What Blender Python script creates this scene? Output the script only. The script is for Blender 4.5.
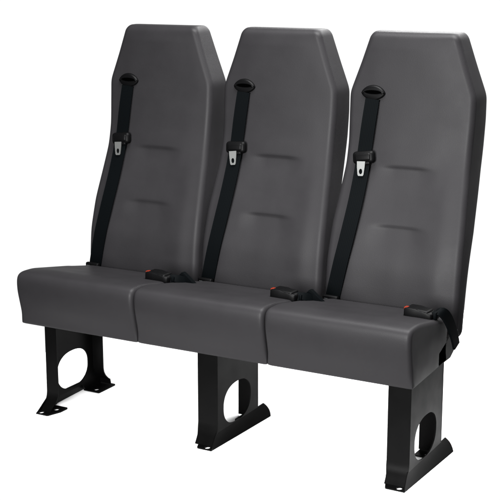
import bpy, bmesh, math, random
from mathutils import Vector, noise

for o in list(bpy.data.objects):
    bpy.data.objects.remove(o, do_unlink=True)
S = bpy.context.scene
COL = S.collection

# ------------------------------------------------------------------ camera
cam_d = bpy.data.cameras.new('camera')
cam_d.sensor_width = 36.0
cam_d.lens = 36.0 * 1239.3 / 500.0
cam_d.clip_end = 500
cam = bpy.data.objects.new('camera', cam_d)
cam.location = (2.514, -3.015, 1.373)
cam.rotation_euler = (math.pi / 2 - 0.224, 0, 0.506)
COL.objects.link(cam)
S.camera = cam

# ------------------------------------------------------------------ shaped background light, lamps, exposure
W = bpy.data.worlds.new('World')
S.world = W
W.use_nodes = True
wn, wl = W.node_tree.nodes, W.node_tree.links
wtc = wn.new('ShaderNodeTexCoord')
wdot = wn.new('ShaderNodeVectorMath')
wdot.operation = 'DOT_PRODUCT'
wdot.inputs[1].default_value = (-0.45, 0.89, 0.0)             # background light shaped: white along the view, dimmed elsewhere to cut reflections
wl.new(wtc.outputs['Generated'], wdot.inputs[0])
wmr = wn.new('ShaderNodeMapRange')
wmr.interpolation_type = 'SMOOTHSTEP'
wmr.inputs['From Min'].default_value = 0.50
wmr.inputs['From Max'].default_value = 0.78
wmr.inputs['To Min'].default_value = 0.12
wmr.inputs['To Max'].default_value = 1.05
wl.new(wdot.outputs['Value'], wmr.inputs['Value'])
wsep = wn.new('ShaderNodeSeparateXYZ')                        # background light also dimmed above the horizon, against sheen on the cushion tops
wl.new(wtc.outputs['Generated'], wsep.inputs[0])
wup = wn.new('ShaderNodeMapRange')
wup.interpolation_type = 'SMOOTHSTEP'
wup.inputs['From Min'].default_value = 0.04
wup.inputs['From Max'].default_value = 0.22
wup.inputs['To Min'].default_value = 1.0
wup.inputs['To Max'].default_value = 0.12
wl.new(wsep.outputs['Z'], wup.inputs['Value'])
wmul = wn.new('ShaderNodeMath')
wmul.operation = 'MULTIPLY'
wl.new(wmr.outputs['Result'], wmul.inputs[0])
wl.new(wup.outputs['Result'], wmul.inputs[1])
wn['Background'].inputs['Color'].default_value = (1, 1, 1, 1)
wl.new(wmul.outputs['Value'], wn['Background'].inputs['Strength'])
S.view_settings.view_transform = 'Standard'
S.view_settings.look = 'None'
S.view_settings.exposure = 0
S.view_settings.gamma = 1


def area(name, loc, target, sx, sy, power, color=(1, 1, 1)):
    d = bpy.data.lights.new(name, 'AREA')
    d.shape = 'RECTANGLE'
    d.size, d.size_y = sx, sy
    d.energy = power
    d.color = color
    o = bpy.data.objects.new(name, d)
    o.location = loc
    o.rotation_euler = (Vector(target) - Vector(loc)).to_track_quat('-Z', 'Y').to_euler()
    COL.objects.link(o)
    return o


area('softbox_key', (1.25, -2.6, 1.00), (0.92, 0.3, 0.60), 1.1, 1.1, 134).data.spread = math.radians(110)
area('softbox_overhead', (1.25, -0.15, 2.9), (1.05, 0.12, 0.3), 1.8, 1.4, 215).data.spread = math.radians(130)
area('floor_fill_back', (1.0, 2.5, 2.6), (0.7, 0.2, 0.0), 2.4, 1.2, 205)  # added lamp, lifts the floor shadow under the seats

# ------------------------------------------------------------------ materials


def mat(name, base, rough, spec=0.5, grain=None, mottled=0.0, coat=0.0):
    m = bpy.data.materials.new(name)
    m.use_nodes = True
    nt = m.node_tree
    b = nt.nodes['Principled BSDF']
    b.inputs['Base Color'].default_value = (*base, 1)
    b.inputs['Roughness'].default_value = rough
    b.inputs['Specular IOR Level'].default_value = spec
    tc = nt.nodes.new('ShaderNodeTexCoord')
    if mottled:
        n = nt.nodes.new('ShaderNodeTexNoise')
        n.inputs['Scale'].default_value = 14
        n.inputs['Detail'].default_value = 5
        nt.links.new(tc.outputs['Object'], n.inputs['Vector'])
        r = nt.nodes.new('ShaderNodeMapRange')
        r.inputs['From Min'].default_value = 0.3
        r.inputs['From Max'].default_value = 0.7
        r.inputs['To Min'].default_value = rough - mottled
        r.inputs['To Max'].default_value = rough + mottled
        nt.links.new(n.outputs['Fac'], r.inputs['Value'])
        nt.links.new(r.outputs['Result'], b.inputs['Roughness'])
        mx = nt.nodes.new('ShaderNodeMix')
        mx.data_type = 'RGBA'
        mx.inputs['A'].default_value = (*[c * 0.93 for c in base], 1)
        mx.inputs['B'].default_value = (*[c * 1.07 for c in base], 1)
        nt.links.new(n.outputs['Fac'], mx.inputs['Factor'])
        nt.links.new(mx.outputs['Result'], b.inputs['Base Color'])
    if grain:
        scale, strength, dist = grain
        v = nt.nodes.new('ShaderNodeTexVoronoi')
        v.inputs['Scale'].default_value = scale
        nt.links.new(tc.outputs['Object'], v.inputs['Vector'])
        n2 = nt.nodes.new('ShaderNodeTexNoise')
        n2.inputs['Scale'].default_value = scale * 0.12
        n2.inputs['Detail'].default_value = 4
        nt.links.new(tc.outputs['Object'], n2.inputs['Vector'])
        a = nt.nodes.new('ShaderNodeMath')
        a.operation = 'ADD'
        nt.links.new(v.outputs['Distance'], a.inputs[0])
        nt.links.new(n2.outputs['Fac'], a.inputs[1])
        bp = nt.nodes.new('ShaderNodeBump')
        bp.inputs['Strength'].default_value = strength
        bp.inputs['Distance'].default_value = dist
        nt.links.new(a.outputs['Value'], bp.inputs['Height'])
        nt.links.new(bp.outputs['Normal'], b.inputs['Normal'])
    return m


def webbing_mat():
    m = mat('black_webbing', (0.0005, 0.0008, 0.0010), 0.65, 0.022)
    nt = m.node_tree
    b = nt.nodes['Principled BSDF']
    uv = nt.nodes.new('ShaderNodeUVMap')
    w = nt.nodes.new('ShaderNodeTexWave')
    w.bands_direction = 'X'
    w.inputs['Scale'].default_value = 2.6
    nt.links.new(uv.outputs['UV'], w.inputs['Vector'])
    w2 = nt.nodes.new('ShaderNodeTexWave')
    w2.bands_direction = 'DIAGONAL'
    w2.inputs['Scale'].default_value = 14
    nt.links.new(uv.outputs['UV'], w2.inputs['Vector'])
    a = nt.nodes.new('ShaderNodeMath')
    a.operation = 'MULTIPLY_ADD'
    a.inputs[1].default_value = 0.4
    nt.links.new(w2.outputs['Fac'], a.inputs[0])
    nt.links.new(w.outputs['Fac'], a.inputs[2])
    bp = nt.nodes.new('ShaderNodeBump')
    bp.inputs['Strength'].default_value = 0.14
    bp.inputs['Distance'].default_value = 0.0012
    nt.links.new(a.outputs['Value'], bp.inputs['Height'])
    nt.links.new(bp.outputs['Normal'], b.inputs['Normal'])
    return m


VINYL = mat('grey_vinyl', (0.0086, 0.0082, 0.0089), 0.52, 0.085, grain=(420, 0.16, 0.0006), mottled=0.04)
STEEL = mat('black_powder_coat', (0.0008, 0.0008, 0.0008), 0.42, 0.035, grain=(900, 0.15, 0.0003), mottled=0.05)
PLASTIC = mat('black_plastic', (0.0010, 0.0010, 0.0011), 0.45, 0.05, grain=(1200, 0.1, 0.0002))
DARK = mat('slot_shade', (0.0003, 0.0003, 0.0003), 0.9, 0.0)  # near-black faces painted in place of the shade inside slots
WEB = webbing_mat()
CHROME = mat('brushed_tongue_steel', (0.13, 0.133, 0.13), 0.6, 0.5)
CHROME.node_tree.nodes['Principled BSDF'].inputs['Metallic'].default_value = 1.0
RED = mat('red_button', (0.075, 0.0075, 0.0025), 0.5, 0.08)
STITCH = mat('pale_stitching', (0.03, 0.032, 0.033), 0.7, 0.3)
FLOOR = mat('white_floor', (0.78, 0.78, 0.78), 0.9, 0.0)

# ------------------------------------------------------------------ helpers


def obj(name, bm, material, parent=None, smooth=35, recalc=True):
    if recalc:
        bmesh.ops.recalc_face_normals(bm, faces=bm.faces)
    me = bpy.data.meshes.new(name)
    bm.to_mesh(me)
    bm.free()
    mats = material if isinstance(material, (list, tuple)) else [material]
    for m in mats:
        me.materials.append(m)
    for p in me.polygons:
        p.use_smooth = True
    if smooth < 180:
        me.set_sharp_from_angle(angle=math.radians(smooth))
    o = bpy.data.objects.new(name, me)
    COL.objects.link(o)
    o.parent = parent
    return o


def add_box(bm, lo, hi, bev=0.0, seg=3, M=None, mi=0):
    c = [(a + b) / 2 for a, b in zip(lo, hi)]
    s = [b - a for a, b in zip(lo, hi)]
    t = bmesh.new()
    bmesh.ops.create_cube(t, size=1)
    for v in t.verts:
        v.co = Vector((c[0] + v.co.x * s[0], c[1] + v.co.y * s[1], c[2] + v.co.z * s[2]))
    if bev:
        bmesh.ops.bevel(t, geom=list(t.edges), offset=bev, segments=seg, profile=0.5, affect='EDGES')
    merge(bm, t, M, mi)


def merge(bm, t, M=None, mi=0):
    if M is not None:
        bmesh.ops.transform(t, matrix=M, verts=t.verts)
    bmesh.ops.recalc_face_normals(t, faces=t.faces)
    mp = {}
    for v in t.verts:
        mp[v] = bm.verts.new(v.co)
    for f in t.faces:
        nf = bm.faces.new([mp[v] for v in f.verts])
        nf.material_index = mi
    t.free()


def plate(bm, outer, holes, to3d, thick, mi=0):
    """flat sheet with holes; to3d maps (a, b, t) to a point, t in 0..thick"""
    t = bmesh.new()
    edges = []
    for loop in [outer] + holes:
        vs = [t.verts.new((p[0], p[1], 0)) for p in loop]
        for i in range(len(vs)):
            edges.append(t.edges.new((vs[i], vs[(i + 1) % len(vs)])))
    bmesh.ops.triangle_fill(t, use_beauty=True, use_dissolve=False, edges=edges, normal=(0, 0, 1))
    r = bmesh.ops.extrude_face_region(t, geom=list(t.faces))
    for e in r['geom']:
        if isinstance(e, bmesh.types.BMVert):
            e.co.z = thick
    for v in t.verts:
        v.co = Vector(to3d(v.co.x, v.co.y, v.co.z))
    merge(bm, t, None, mi)


def ellipse(cx, cy, rx, ry, n=32):
    return [(cx + rx * math.cos(2 * math.pi * i / n), cy + ry * math.sin(2 * math.pi * i / n)) for i in range(n)]


def interp(x, xs, ys):
    if x <= xs[0]:
        return ys[0]
    for i in range(1, len(xs)):
        if x <= xs[i]:
            f = (x - xs[i - 1]) / (xs[i] - xs[i - 1])
            return ys[i - 1] + f * (ys[i] - ys[i - 1])
    return ys[-1]


def smooth_interp(x, xs, ys, w):
    tot = acc = 0.0
    for k in range(-6, 7):
        g = math.exp(-(k / 3.0) ** 2)
        acc += g * interp(x + k * w / 3.0, xs, ys)
        tot += g
    return acc / tot


def gauss(x, s):
    return math.exp(-(x / s) ** 2)


def sstep(a, b, x):
    t = min(1, max(0, (x - a) / (b - a)))
    return t * t * (3 - 2 * t)


def strip(bm, path, widths, thick, across, mi=0, uvl=None, normal_hint=(0, -1, 0.1)):
    """a webbing strap: path of points, width vector given per point"""
    rows = []
    for p, a in zip(path, across):
        rows.append((Vector(p), Vector(a)))
    n = len(rows)
    top, bot = [], []
    acc = 0
    us = []
    K = 6
    for i, (p, a) in enumerate(rows):
        d = (rows[min(i + 1, n - 1)][0] - rows[max(i - 1, 0)][0]).normalized()
        nn = d.cross(a).normalized()
        if nn.dot(Vector(normal_hint)) < 0:
            nn = -nn
        if i:
            acc += (p - rows[i - 1][0]).length
        us.append(acc)
        w = widths[i] if isinstance(widths, (list, tuple)) else widths
        aa = a.normalized() * w / 2
        top.append([bm.verts.new(p + aa * (2 * k / K - 1) + nn * thick) for k in range(K + 1)])
        bot.append([bm.verts.new(p + aa * (2 * k / K - 1)) for k in range(K + 1)])
    def face(vs, uvs):
        f = bm.faces.new(vs)
        f.material_index = mi
        if uvl:
            for l, u in zip(f.loops, uvs):
                l[uvl].uv = u
    for i in range(n - 1):
        u0, u1 = us[i] * 20, us[i + 1] * 20
        for k in range(K):
            c0, c1 = k / K, (k + 1) / K
            face([top[i][k], top[i][k + 1], top[i + 1][k + 1], top[i + 1][k]], [(c0, u0), (c1, u0), (c1, u1), (c0, u1)])
            face([bot[i][k + 1], bot[i][k], bot[i + 1][k], bot[i + 1][k + 1]], [(c1, u0), (c0, u0), (c0, u1), (c1, u1)])
        for k in (0, K):
            face([top[i][k], top[i + 1][k], bot[i + 1][k], bot[i][k]], [(0, u0), (0, u1), (0, u1), (0, u0)])
    for i in (0, n - 1):
        for k in range(K):
            face([top[i][k], bot[i][k], bot[i][k + 1], top[i][k + 1]], [(0, 0)] * 4)


# ------------------------------------------------------------------ floor
Z0 = -0.026                                        # floor level
bm = bmesh.new()
bm.faces.new([bm.verts.new((x, y, Z0)) for x, y in ((-0.30, -0.34), (1.50, -0.34), (1.50, 1.8), (-0.30, 1.8))])
fl = obj('floor', bm, FLOOR)
fl['kind'] = 'structure'

# ------------------------------------------------------------------ the bench of three seats
P = 0.45                                            # spacing of the seats
bench = bpy.data.objects.new('passenger_seat_bench', None)
COL.objects.link(bench)
bench.location = (1.5 * P, 0.12, Z0)
bench['label'] = 'row of three joined dark grey vinyl seats with black seat belts on steel legs'
bench['category'] = 'seat bench'


def part(name, bm, material, parent=None, smooth=35, recalc=True):
    """mesh modelled in scene coordinates, re-expressed round its own middle under the bench"""
    o = obj(name, bm, material, None, smooth, recalc)
    me = o.data
    n = len(me.vertices)
    c = Vector((0, 0, 0))
    for v in me.vertices:
        c += v.co
    c /= n
    for v in me.vertices:
        v.co -= c
    par = parent or bench
    base = Vector(par['_o']) if '_o' in par else Vector(par.location)
    o.parent = par
    o.location = c - base
    o['_o'] = tuple(c)
    return o


# ---- backrest shape functions (x measured from the seat's middle)
ZT = 1.186
ZB = 0.30
ZS = [0.30, 0.36, 0.43, 0.50, 0.60, 0.70, 0.78, 0.85, 0.93, 1.00, 1.09, 1.19]
HW = [0.222, 0.2225, 0.2225, 0.2225, 0.219, 0.211, 0.205, 0.2045, 0.207, 0.2075, 0.1745, 0.141]
YF = [0.355, 0.356, 0.360, 0.367, 0.393, 0.430, 0.459, 0.474, 0.482, 0.486, 0.490, 0.494]
TH = [0.050, 0.056, 0.064, 0.072, 0.090, 0.103, 0.110, 0.113, 0.109, 0.103, 0.096, 0.086]


def hwid(z):
    return smooth_interp(z, ZS, HW, 0.014)


def yfront(z):
    return smooth_interp(z, ZS, YF, 0.03)


VARY = [(0.0, 0.0, 1.0, 0.000), (0.002, -0.002, 1.12, 0.003), (-0.001, 0.002, 0.9, -0.002)]
SEAT = [0]


def relief(x, z):
    """how far the padding stands proud (towards the sitter) of the flat front"""
    h = hwid(z) - 0.024
    u = x / h
    a = abs(x)
    fade = sstep(h, h - 0.06, a)
    r = 0.0
    va = VARY[SEAT[0]]
    cx = x - 0.010 - va[3]
    span = sstep(0.105, 0.035, abs(cx)) * va[2]
    for zc in (0.778 + va[0], 0.602 + va[1]):
        dz = z - zc + 0.0015 * (cx / 0.08) ** 2
        k = gauss(dz, 0.0065) if dz > 0 else gauss(dz, 0.046)
        r -= 0.0056 * span * k                                      # sewn tuck
        r += 0.0022 * sstep(0.14, 0.03, abs(cx)) * gauss(dz - 0.035, 0.04)
    # shallow hollow of the middle panel, slight bolsters either side
    low = sstep(0.84, 0.66, z) * sstep(0.30, 0.42, z)
    r -= 0.0085 * low * sstep(0.185, 0.02, abs(cx))
    r += 0.0030 * low * gauss(a - 0.155, 0.06)
    # lumbar cushion bulge
    r += 0.005 * gauss(z - 0.47, 0.09) * max(0, 1 - u * u)
    return r * fade + 0.0055 * max(0, 1 - abs(u) ** 2.4)


def make_backrest(i):
    SEAT[0] = i
    xm = (i + 0.5) * P
    bm = bmesh.new()
    zs = []
    z = ZB
    RT = 0.022
    n1 = 150
    for k in range(n1 + 1):
        zs.append(ZB + 0.02 + (ZT - RT - ZB - 0.02) * k / n1)
    zs = [ZB + 0.02 * (1 - math.cos(a * math.pi / 12)) for a in range(0, 6)] + zs
    zs += [ZT - RT + RT * math.sin(a * math.pi / 16) for a in range(1, 9)]
    rows = []
    NF, NA, NS, NB = 84, 9, 6, 12
    rng = random.Random(40 + i)
    sd = Vector((rng.uniform(0, 50), rng.uniform(0, 50), rng.uniform(0, 50)))
    for z in zs:
        zz = min(z, ZT - RT)
        ins = 0
        if z > ZT - RT:
            q = (z - (ZT - RT)) / RT
            ins = RT * (1 - math.sqrt(max(0, 1 - q * q)))
        if z < ZB + 0.02:
            q = (ZB + 0.02 - z) / 0.02
            ins = 0.02 * (1 - math.sqrt(max(0, 1 - q * q)))
        h = hwid(z) - ins * 0.45
        yf = yfront(z) + ins
        th = interp(z, ZS, TH)
        yb = yfront(z) + th - ins * 0.7
        rf, rb = 0.020, 0.012
        if yb - yf < rf + rb + 0.004:
            k = max(0.05, (yb - yf - 0.004) / (rf + rb))
            rf *= k
            rb *= k
        loop = []
        hf = h - 0.004                                               # front a little narrower than the back
        for k in range(NF + 1):
            x = -(hf - rf) + 2 * (hf - rf) * k / NF
            fade = min(1.0, (ZT - z) / 0.05)
            d = relief(x, z) * max(0, fade)
            w = noise.noise(Vector((x * 9, z * 9, 0)) + sd) * 0.0012
            loop.append((x, yf - d - w * fade * sstep(hf - rf, hf - rf - 0.05, abs(x))))
        for k in range(1, NA + 1):
            a = k / NA * math.pi / 2
            loop.append((hf - rf + rf * math.sin(a), yf + rf * (1 - math.cos(a))))
        for k in range(1, NS + 1):
            t = k / NS
            loop.append((hf + (h - hf) * math.sin(t * math.pi / 2), yf + rf + (yb - rb - yf - rf) * t))
        for k in range(1, NA + 1):
            a = k / NA * math.pi / 2
            loop.append((h - rb + rb * math.cos(a), yb - rb + rb * math.sin(a)))
        for k in range(1, NB):
            loop.append((h - rb - 2 * (h - rb) * k / NB, yb))
        for k in range(NA, 0, -1):
            a = k / NA * math.pi / 2
            loop.append((-(h - rb + rb * math.cos(a)), yb - rb + rb * math.sin(a)))
        for k in range(NS, 0, -1):
            t = k / NS
            loop.append((-(hf + (h - hf) * math.sin(t * math.pi / 2)), yf + rf + (yb - rb - yf - rf) * t))
        for k in range(NA, 0, -1):
            a = k / NA * math.pi / 2
            loop.append((-(hf - rf + rf * math.sin(a)), yf + rf * (1 - math.cos(a))))
        rows.append([bm.verts.new((xm + p[0], p[1], z)) for p in loop])
    n = len(rows[0])
    for a, b in zip(rows, rows[1:]):
        for k in range(n):
            bm.faces.new([a[k], a[(k + 1) % n], b[(k + 1) % n], b[k]])
    bm.faces.new(rows[0])
    bm.faces.new(rows[-1])
    return part('backrest', bm, VINYL, smooth=60)


def surf(x, z):
    """front surface of a backrest, x from its middle"""
    h = hwid(z) - 0.004
    rf = 0.020
    y = yfront(z)
    e = h - rf - abs(x)
    if e > 0:
        return y - relief(x, z)
    q = min(1, -e / rf)
    return y + rf * (1 - math.sqrt(1 - q * q))


# ---- cushions: a side profile carried across the width, rounded at both ends
def cushion_profile(ye):
    """closed (y, z) outline, smoothed corners"""
    pts = [(-0.001, 0.252, 0.005), (-0.011, 0.305, 0.09), (-0.026, 0.368, 0.05), (-0.027, 0.4275, 0.025), (0.05, 0.4260, 0.06),
           (ye, 0.389, 0.022), (ye - 0.004, 0.262, 0.008)]
    out = []
    n = len(pts)
    for i in range(n):
        a, b, c = Vector(pts[i - 1][:2]), Vector(pts[i][:2]), Vector(pts[(i + 1) % n][:2])
        r = pts[i][2]
        d1, d2 = (a - b).normalized(), (c - b).normalized()
        ang = d1.angle(d2)
        t = min(r / math.tan(ang / 2), 0.45 * (a - b).length, 0.45 * (c - b).length)
        p1, p2 = b + d1 * t, b + d2 * t
        m = 10
        for k in range(m + 1):
            s = k / m
            out.append((1 - s) ** 2 * p1 + 2 * s * (1 - s) * b + s * s * p2)
    # even resampling, then a little smoothing so that the curvature runs on without bands
    per = [(out[(i + 1) % len(out)] - out[i]).length for i in range(len(out))]
    tot = sum(per)
    m = int(tot / 0.005)
    res = []
    i, acc = 0, 0.0
    for k in range(m):
        d = tot * k / m
        while i < len(out) - 1 and acc + per[i] < d:
            acc += per[i]
            i += 1
        res.append(out[i].lerp(out[(i + 1) % len(out)], (d - acc) / max(per[i], 1e-9)))
    for it in range(14):
        res = [p if (p.y < 0.268) else 0.25 * res[k - 1] + 0.5 * p + 0.25 * res[(k + 1) % m] for k, p in enumerate(res)]
    return res


def make_cushion(i):
    x0, x1 = i * P + 0.0015, (i + 1) * P - 0.0015
    xm = (x0 + x1) / 2
    hw = (x1 - x0) / 2
    R = 0.013
    stations = []
    for k in range(0, 9):
        a = k / 8 * math.pi / 2
        stations.append((-hw + R * (1 - math.cos(a)), R * (1 - math.sin(a))))
    m = 56
    for k in range(1, m):
        stations.append((-(hw - R) + 2 * (hw - R) * k / m, 0))
    for k in range(8, -1, -1):
        a = k / 8 * math.pi / 2
        stations.append((hw - R * (1 - math.cos(a)), R * (1 - math.sin(a))))
    bm = bmesh.new()
    prof = cushion_profile(0.27)
    n = len(prof)
    nor = []
    for k in range(n):
        d = (prof[(k + 1) % n] - prof[k - 1]).normalized()
        nor.append(Vector((d.y, -d.x)))
    area2 = sum(prof[k].x * prof[(k + 1) % n].y - prof[(k + 1) % n].x * prof[k].y for k in range(n))
    if area2 < 0:
        nor = [-q for q in nor]
    rng = random.Random(70 + i)
    sd = Vector((rng.uniform(0, 50), rng.uniform(0, 50), rng.uniform(0, 50)))
    rows = []
    for (x, ins) in stations:
        row = []
        u = x / hw
        deep = 0.075 * sstep(0.21, 0.165, abs(x))                    # rear corners cut away for the buckles
        for k in range(n):
            p = prof[k] - nor[k] * ins * (0.22 + 0.78 * sstep(0.255, 0.30, prof[k].y))
            y, z = p
            if y > 0.14:
                s = sstep(0.14, 0.27, y)
                y += deep * s
                z -= deep * 0.12 * s
            top = sstep(0.36, 0.41, z) * (1 - u ** 6)
            z += 0.002 * top
            front = sstep(0.03, -0.01, y) * sstep(0.26, 0.33, z)
            y -= 0.004 * front * (1 - u ** 4)
            w = noise.noise(Vector((x * 8, y * 8, z * 8)) + sd) * 0.0014 * (1 - u ** 6)
            z += w * top
            y += w * front
            row.append(bm.verts.new((xm + x, y, z)))
        rows.append(row)
    for a, b in zip(rows, rows[1:]):
        for k in range(n):
            bm.faces.new([a[k], a[(k + 1) % n], b[(k + 1) % n], b[k]])
    bm.faces.new(rows[0])
    bm.faces.new(rows[-1])
    return part('seat_cushion', bm, VINYL, smooth=60)


for i in range(3):
    make_backrest(i)
    make_cushion(i)


# ---- seat belts
def make_belt(i):
    SEAT[0] = i
    xm = (i + 0.5) * P
    bm = bmesh.new()
    uvl = bm.loops.layers.uv.new('UVMap')
    OFF = 0.003

    def run(x0, z0, x1, z1, n, w, lift, bow=0.0):
        path, acr = [], []
        for k in range(n + 1):
            t = k / n
            x, z = x0 + (x1 - x0) * t, z0 + (z1 - z0) * t
            x += bow * math.sin(math.pi * t)
            y = min(surf(x, z), surf(x - 0.018, z) + 0.002, surf(x + 0.018, z) + 0.002) - OFF - lift(t)
            path.append((xm + x, y, z))
        for k in range(n + 1):
            d = Vector(path[min(k + 1, n)]) - Vector(path[max(k - 1, 0)])
            x, z = path[k][0] - xm, path[k][2]
            sl = 0.3 * (surf(x + 0.02, z) - surf(x - 0.02, z)) / 0.04
            a = Vector((1, max(-0.25, min(0.25, sl)), 0))
            a -= d.normalized() * a.dot(d.normalized())
            acr.append(tuple(a))
        strip(bm, path, w, 0.0024, acr, 0, uvl)

    run(-0.1175, 0.983, -0.134, 0.800, 24, 0.046, lambda t: 0.004 + 0.006 * math.sin(math.pi * t))
    run(-0.131, 0.815, -0.190, 0.352, 50, 0.048, lambda t: 0.012 * (1 - t) ** 3 + 0.008 * math.sin(math.pi * t), 0.016)
    belt = part('seat_belt', bm, WEB, recalc=True)

    # guide: oval bezel with a slot the strap comes out of
    g = bmesh.new()
    gx, gz = -0.118, 1.000
    gy = surf(gx, gz)
    NL = 40
    prof = [(1.0, -0.001), (1.0, 0.004), (0.93, 0.009), (0.82, 0.0115), (0.72, 0.0105), (0.66, 0.006), (0.65, 0.0022)]
    rows = []
    for r, h in prof:
        rows.append([])
        for k in range(NL):
            a = 2 * math.pi * k / NL
            cx, cz = math.cos(a), math.sin(a)
            ry = 0.025 if cz > 0 else 0.021
            x = gx + 0.040 * r * cx
            if r > 0.75:
                z = gz + ry * r * cz * abs(cz) ** 0.35
            else:
                z = gz + 0.0125 * (r - 0.2) * cz + 0.0035
            hh = h * (0.85 if cz > 0.0 else 0.6)
            rows[-1].append(g.verts.new((xm + x, surf(x, z) - hh - 0.0005, z)))
    for a, b in zip(rows, rows[1:]):
        for k in range(NL):
            g.faces.new([a[k], a[(k + 1) % NL], b[(k + 1) % NL], b[k]])
    cv = g.verts.new((xm + gx, surf(gx, gz) - 0.0025, gz + 0.0035))
    for k in range(NL):
        f = g.faces.new([rows[-1][k], rows[-1][(k + 1) % NL], cv])
        f.material_index = 1
    part('belt_guide', g, [PLASTIC, DARK], belt, 50)

    # stopper / tongue cover
    s = bmesh.new()
    sx, sz = -0.130, 0.808
    sy = surf(sx, sz)
    from mathutils import Matrix
    M = Matrix.Translation((xm + sx, sy - 0.014, sz)) @ Matrix.Rotation(math.radians((-6, -4, -8)[i]), 4, 'Y') @ Matrix.Rotation(math.radians(-9), 4, 'X')
    add_box(s, (-0.036, -0.013, -0.021), (0.036, 0.013, 0.018), 0.0115, 5, M)
    add_box(s, (-0.028, -0.0160, -0.015), (0.028, 0.002, 0.012), 0.0085, 4, M)
    add_box(s, (-0.020, -0.010, -0.026), (0.022, 0.004, -0.012), 0.005, 3, M)
    part('belt_stopper', s, PLASTIC, belt, 40)

    t = bmesh.new()
    M2 = Matrix.Translation((xm - 0.1315, surf(-0.1315, 0.772) - 0.023, 0.770)) @ Matrix.Rotation(math.radians((-5, -7, -3)[i]), 4, 'Y') @ Matrix.Rotation(math.radians(-10), 4, 'X')
    outer = [(-0.0135, 0.026), (-0.0125, 0.008), (-0.0100, -0.014), (-0.0075, -0.0185), (0.0075, -0.0185), (0.0100, -0.014), (0.0125, 0.008), (0.0135, 0.026)]
    plate(t, outer, [[(0.0055 * math.cos(a) * (1 + 0.0), -0.005 + 0.0085 * math.sin(a)) for a in [2 * math.pi * k / 24 for k in range(24)]]],
          lambda a, b, c: M2 @ Vector((a, -c, b)), 0.0028)
    part('belt_tongue', t, CHROME, belt, 40)

    # lower end fitting with a pale stitched line
    a = bmesh.new()
    ax = xm - 0.182
    add_box(a, (ax - 0.027, 0.327, 0.330), (ax + 0.025, 0.343, 0.389), 0.005, 3)
    add_box(a, (ax - 0.020, 0.3262, 0.3785), (ax - 0.008, 0.3275, 0.3802), 0, 1, None, 1)
    part('belt_anchor', a, [PLASTIC, STITCH], belt, 40)


# ---- buckles
def make_buckle(i):
    from mathutils import Matrix
    last = i == 2
    x0 = i * P + (0.352 if last else 0.372)
    w0 = i * P + 0.346                                                # wedge cover of the anchor
    y0, z0 = 0.190, 0.4145
    ang = math.radians(-4)
    M = Matrix.Translation((x0, y0, z0)) @ Matrix.Rotation(ang, 4, 'Z') @ Matrix.Rotation(math.radians(3), 4, 'Y')
    b = bmesh.new()
    # body: boxy shell, tapering to the stalk end
    t = bmesh.new()
    bmesh.ops.create_cube(t, size=1)
    bmesh.ops.subdivide_edges(t, edges=[e for e in t.edges if abs((e.verts[0].co - e.verts[1].co).x) > 0.5], cuts=4)
    for v in t.verts:
        u = v.co.x + 0.5
        tap = 1 - 0.35 * sstep(0.6, 1.0, u)
        v.co = Vector((u * 0.084, v.co.y * 0.054 * (1 - 0.25 * sstep(0.6, 1, u)), v.co.z * 0.036 * tap + 0.002 * math.sin(u * math.pi)))
    bmesh.ops.bevel(t, geom=[e for e in t.edges if e.calc_face_angle(0) > 0.5], offset=0.005, segments=3, profile=0.5, affect='EDGES')
    merge(b, t, M)
    # raised rib round the upper shell
    add_box(b, (0.013, -0.023, 0.004), (0.074, 0.023, 0.0198), 0.0075, 4, M)
    add_box(b, (-0.0015, -0.016, -0.008), (0.006, 0.016, 0.004), 0.001, 1, M, 1)
    body = part('buckle', b, [PLASTIC, DARK], smooth=40)
    r = bmesh.new()
    add_box(r, (-0.003, -0.020, 0.009), (0.009, -0.002, 0.0190), 0.003, 3, M)
    part('release_button', r, RED, body, 40)
    # stalk of webbing and its anchor
    s = bmesh.new()
    if not last:
        pth = [(x0 + 0.078, y0 - 0.002, z0 - 0.002), (x0 + 0.092, y0 + 0.002, z0 + 0.002), (x0 + 0.104, y0 + 0.010, z0 - 0.001),
               (x0 + 0.116, y0 + 0.026, z0 - 0.012)]
        strip(s, pth, [0.028, 0.022, 0.024, 0.03], 0.006, [(0.05, 0.35, 0.93)] * 4, 0, None, (0, -0.8, 0.2))
        add_box(s, (x0 + 0.086, y0 - 0.010, z0 - 0.014), (x0 + 0.096, y0 + 0.012, z0 + 0.008), 0.004, 2)
        # wedge-shaped cover standing in the gap between the seats
        tri = [(w0 + 0.118, 0.362), (w0 + 0.118, z0 + 0.002), (w0 + 0.131, z0 + 0.017), (w0 + 0.138, z0 + 0.017), (w0 + 0.186, z0 - 0.022), (w0 + 0.190, 0.362)]
        plate(s, tri, [], lambda a, b_, c: (a, y0 + 0.022 + c, b_), 0.016)
        add_box(s, (w0 + 0.13, y0 + 0.03, 0.325), (w0 + 0.17, y0 + 0.12, 0.372), 0.004, 2)
    else:
        pth = []
        for k in range(15):
            q = k / 14
            ctrl = [(x0 + 0.078, y0, z0 - 0.002), (x0 + 0.100, y0 + 0.012, z0 + 0.022), (1.352, y0 + 0.035, z0 + 0.002),
                    (1.362, y0 + 0.075, 0.365), (1.362, y0 + 0.105, 0.300)]
            pts = [Vector(c) for c in ctrl]
            while len(pts) > 1:
                pts = [a_.lerp(b_, q) for a_, b_ in zip(pts, pts[1:])]
            pth.append(tuple(pts[0]))
        strip(s, pth, 0.040, 0.007, [(0.25 * (1 - k / 14), 0.95, 0.30) for k in range(15)], 0, None, (0.6, 0, 0.8))
        add_box(s, (x0 + 0.076, y0 - 0.014, z0 - 0.012), (x0 + 0.092, y0 + 0.016, z0 + 0.012), 0.005, 2)
    part('buckle_stalk', s, WEB, body, 40)


for i in range(3):
    make_belt(i)
    make_buckle(i)


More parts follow.
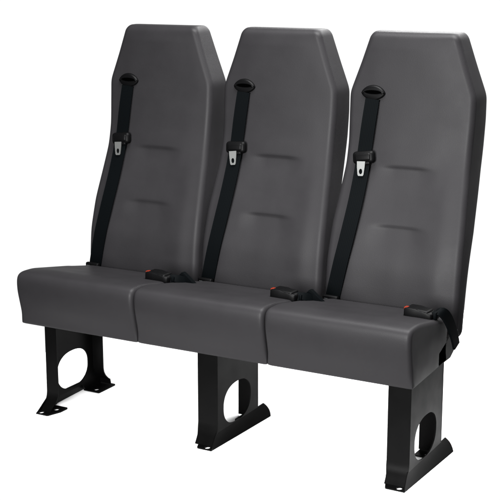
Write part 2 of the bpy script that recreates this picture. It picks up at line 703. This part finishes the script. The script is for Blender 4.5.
# ---- legs: pressed steel channels with a big oval hole, flared feet and bolt-down tabs
def make_leg(px, d, FW, TW):
    """plate at x = px; d = side the channel opens to (+1 right, -1 left)"""
    bm = bmesh.new()
    T = 0.004
    prof_front = [(0.004, 0.300), (0.004, 0.036), (0.002, 0.022), (-0.003, 0.010), (-0.010, 0.000), (-0.019, -0.008), (-0.030, Z0 + 0.004)]
    prof_rear = [(0.255, 0.300), (0.255, 0.048), (0.255, 0.030), (0.255, 0.018), (0.255, 0.006), (0.255, -0.010), (0.255, Z0 + 0.006)] if d < 0 else [(0.255, 0.300), (0.255, 0.048), (0.258, 0.034), (0.266, 0.020), (0.280, 0.006), (0.292, -0.002), (0.296, Z0 + 0.006)]
    fold = 0.012
    ft = Z0 + 0.003
    outer = [(y + 0.0018, z) for y, z in prof_front[:6]] + [(-0.020, ft), (0.046, ft), (0.064, 0.001), (0.190, 0.001), (0.206, ft), (0.251 if d < 0 else 0.290, ft)] + [(y - 0.0018, z) for y, z in prof_rear[:6][::-1]]
    hole = []
    for k in range(48):
        a = 2 * math.pi * k / 48
        c, s_ = math.cos(a), math.sin(a)
        e = 0.86
        hole.append((0.124 + (0.016 if d > 0 else 0) + 0.085 * math.copysign(abs(c) ** e, c), (0.073 if d > 0 else 0.077) + 0.064 * math.copysign(abs(s_) ** e, s_)))
    plate(bm, outer, [hole], lambda a, b, c: (px + d * c, a, b), T)

    def flange(prof, inward):
        t = bmesh.new()
        rows = []
        for k, (y, z) in enumerate(prof):
            w = FW - (0.008 * sstep(0.022, -0.014, z) if inward > 0 else 0)
            y2 = y + inward * T
            rows.append([t.verts.new((px - d * 0.0004, y, z)), t.verts.new((px + d * w, y, z)), t.verts.new((px + d * w, y2, z)), t.verts.new((px - d * 0.0004, y2, z))])
        for a, b in zip(rows, rows[1:]):
            for k in range(4):
                t.faces.new([a[k], a[(k + 1) % 4], b[(k + 1) % 4], b[k]])
        t.faces.new(rows[0])
        t.faces.new(rows[-1])
        bmesh.ops.bevel(t, geom=[e for e in t.edges if e.calc_face_angle(0) > 1.2 and abs((e.verts[0].co - e.verts[1].co).x) < 1e-5 and abs((e.verts[0].co - e.verts[1].co).z) > 1e-4],
                        offset=0.0015, segments=2, profile=0.5, affect='EDGES')
        merge(bm, t)

    flange(prof_front, 1)
    flange(prof_rear, -1)
    # bolt-down tabs with holes, flat on the floor
    def tab(o, holes):
        plate(bm, o, [ellipse(hx, hy, 0.0085, 0.0105, 20) for hx, hy in holes], lambda a, b, c: (px + d * a, b, Z0 + 0.001 + c), 0.004)
    tw = TW
    fx = -0.004 if d > 0 else -0.011                                 # the end leg's toe is a little narrower
    fr = 0.041 if d > 0 else TW - 0.020
    tab([(fx, -0.050), (fx + 0.003, -0.054), (fr, -0.054), (fr + 0.004, -0.050), (tw, -0.006), (tw, 0.030), (tw - 0.004, 0.034), (-0.004, 0.034), (-0.004, -0.010)],
        [(0.010, -0.040), (0.036, 0.004)])
    tab([(-0.004, 0.204), (tw - 0.002, 0.204), (tw, 0.208), (tw, 0.298), (tw - 0.004, 0.302), (-0.004, 0.302)], [(0.034, 0.226)])
    # lip turned outwards along the foot: its front edge slants forward to the toe
    t = bmesh.new()
    rows = []
    NL = 6
    for k in range(25):
        u = k / 24
        row = []
        for q in range(NL):
            v = q / (NL - 1)
            yf = -0.002 - 0.052 * v
            yr = 0.306 - 0.012 * (2 * v - 1) ** 2
            y = yf + (yr - yf) * u
            xo = ((0.004 if d > 0 else 0.011) + 0.015 * u) * v ** 1.15
            z = fold + 0.002 + (Z0 + 0.001 - fold - 0.002) * v
            row.append((xo, y, z))
        rows.append([t.verts.new((px - d * (a - 0.0006), b, c)) for a, b, c in row] +
                    [t.verts.new((px - d * (a - 0.0036), b, c - 0.0006)) for a, b, c in row[::-1]])
    n = len(rows[0])
    for a, b in zip(rows, rows[1:]):
        for k in range(n):
            t.faces.new([a[k], a[(k + 1) % n], b[(k + 1) % n], b[k]])
    t.faces.new(rows[0])
    t.faces.new(rows[-1])
    merge(bm, t)
    return part('leg', bm, STEEL, smooth=30, recalc=False)


LEG_X = [(0.089, 1, 0.045, 0.060), (0.731, -1, 0.069, 0.057), (1.3445, -1, 0.068, 0.065)]
for px, d, fw, tw in LEG_X:
    make_leg(px, d, fw, tw)

# ---- steel rails behind the cushions that join the three seats and carry legs and backrests
bm = bmesh.new()
add_box(bm, (0.012, 0.262, 0.268), (3 * P - 0.004, 0.300, 0.300), 0.004, 2)
part('frame_rail', bm, STEEL)
bm = bmesh.new()
add_box(bm, (0.012, 0.318, 0.286), (3 * P - 0.002, 0.346, 0.318), 0.004, 2)
part('frame_rail', bm, STEEL)
for px, d, fw, tw in LEG_X:
    bm = bmesh.new()
    x = px - d * 0.004
    plate(bm, [(0.20, 0.262), (0.296, 0.262), (0.352, 0.290), (0.352, 0.335), (0.30, 0.335), (0.20, 0.300)], [ellipse(0.325, 0.303, 0.006, 0.006, 16)],
          lambda a, b, c: (x + d * c, a, b), 0.005)
    part('rail_bracket', bm, STEEL)
for i in range(3):
    for sx in (-0.12, 0.12):
        bm = bmesh.new()
        x = (i + 0.5) * P + sx
        for k in range(8):
            pass
        pts = [(0.350, 0.286), (0.356, 0.286), (0.440, 0.40), (0.530, 0.70), (0.530, 0.72), (0.522, 0.72), (0.432, 0.405), (0.350, 0.30)]
        plate(bm, pts, [], lambda a, b, c: (x - 0.016 + c, a, b), 0.032)
        part('backrest_support', bm, STEEL)

for o in bpy.data.objects:
    if '_o' in o:
        del o['_o']
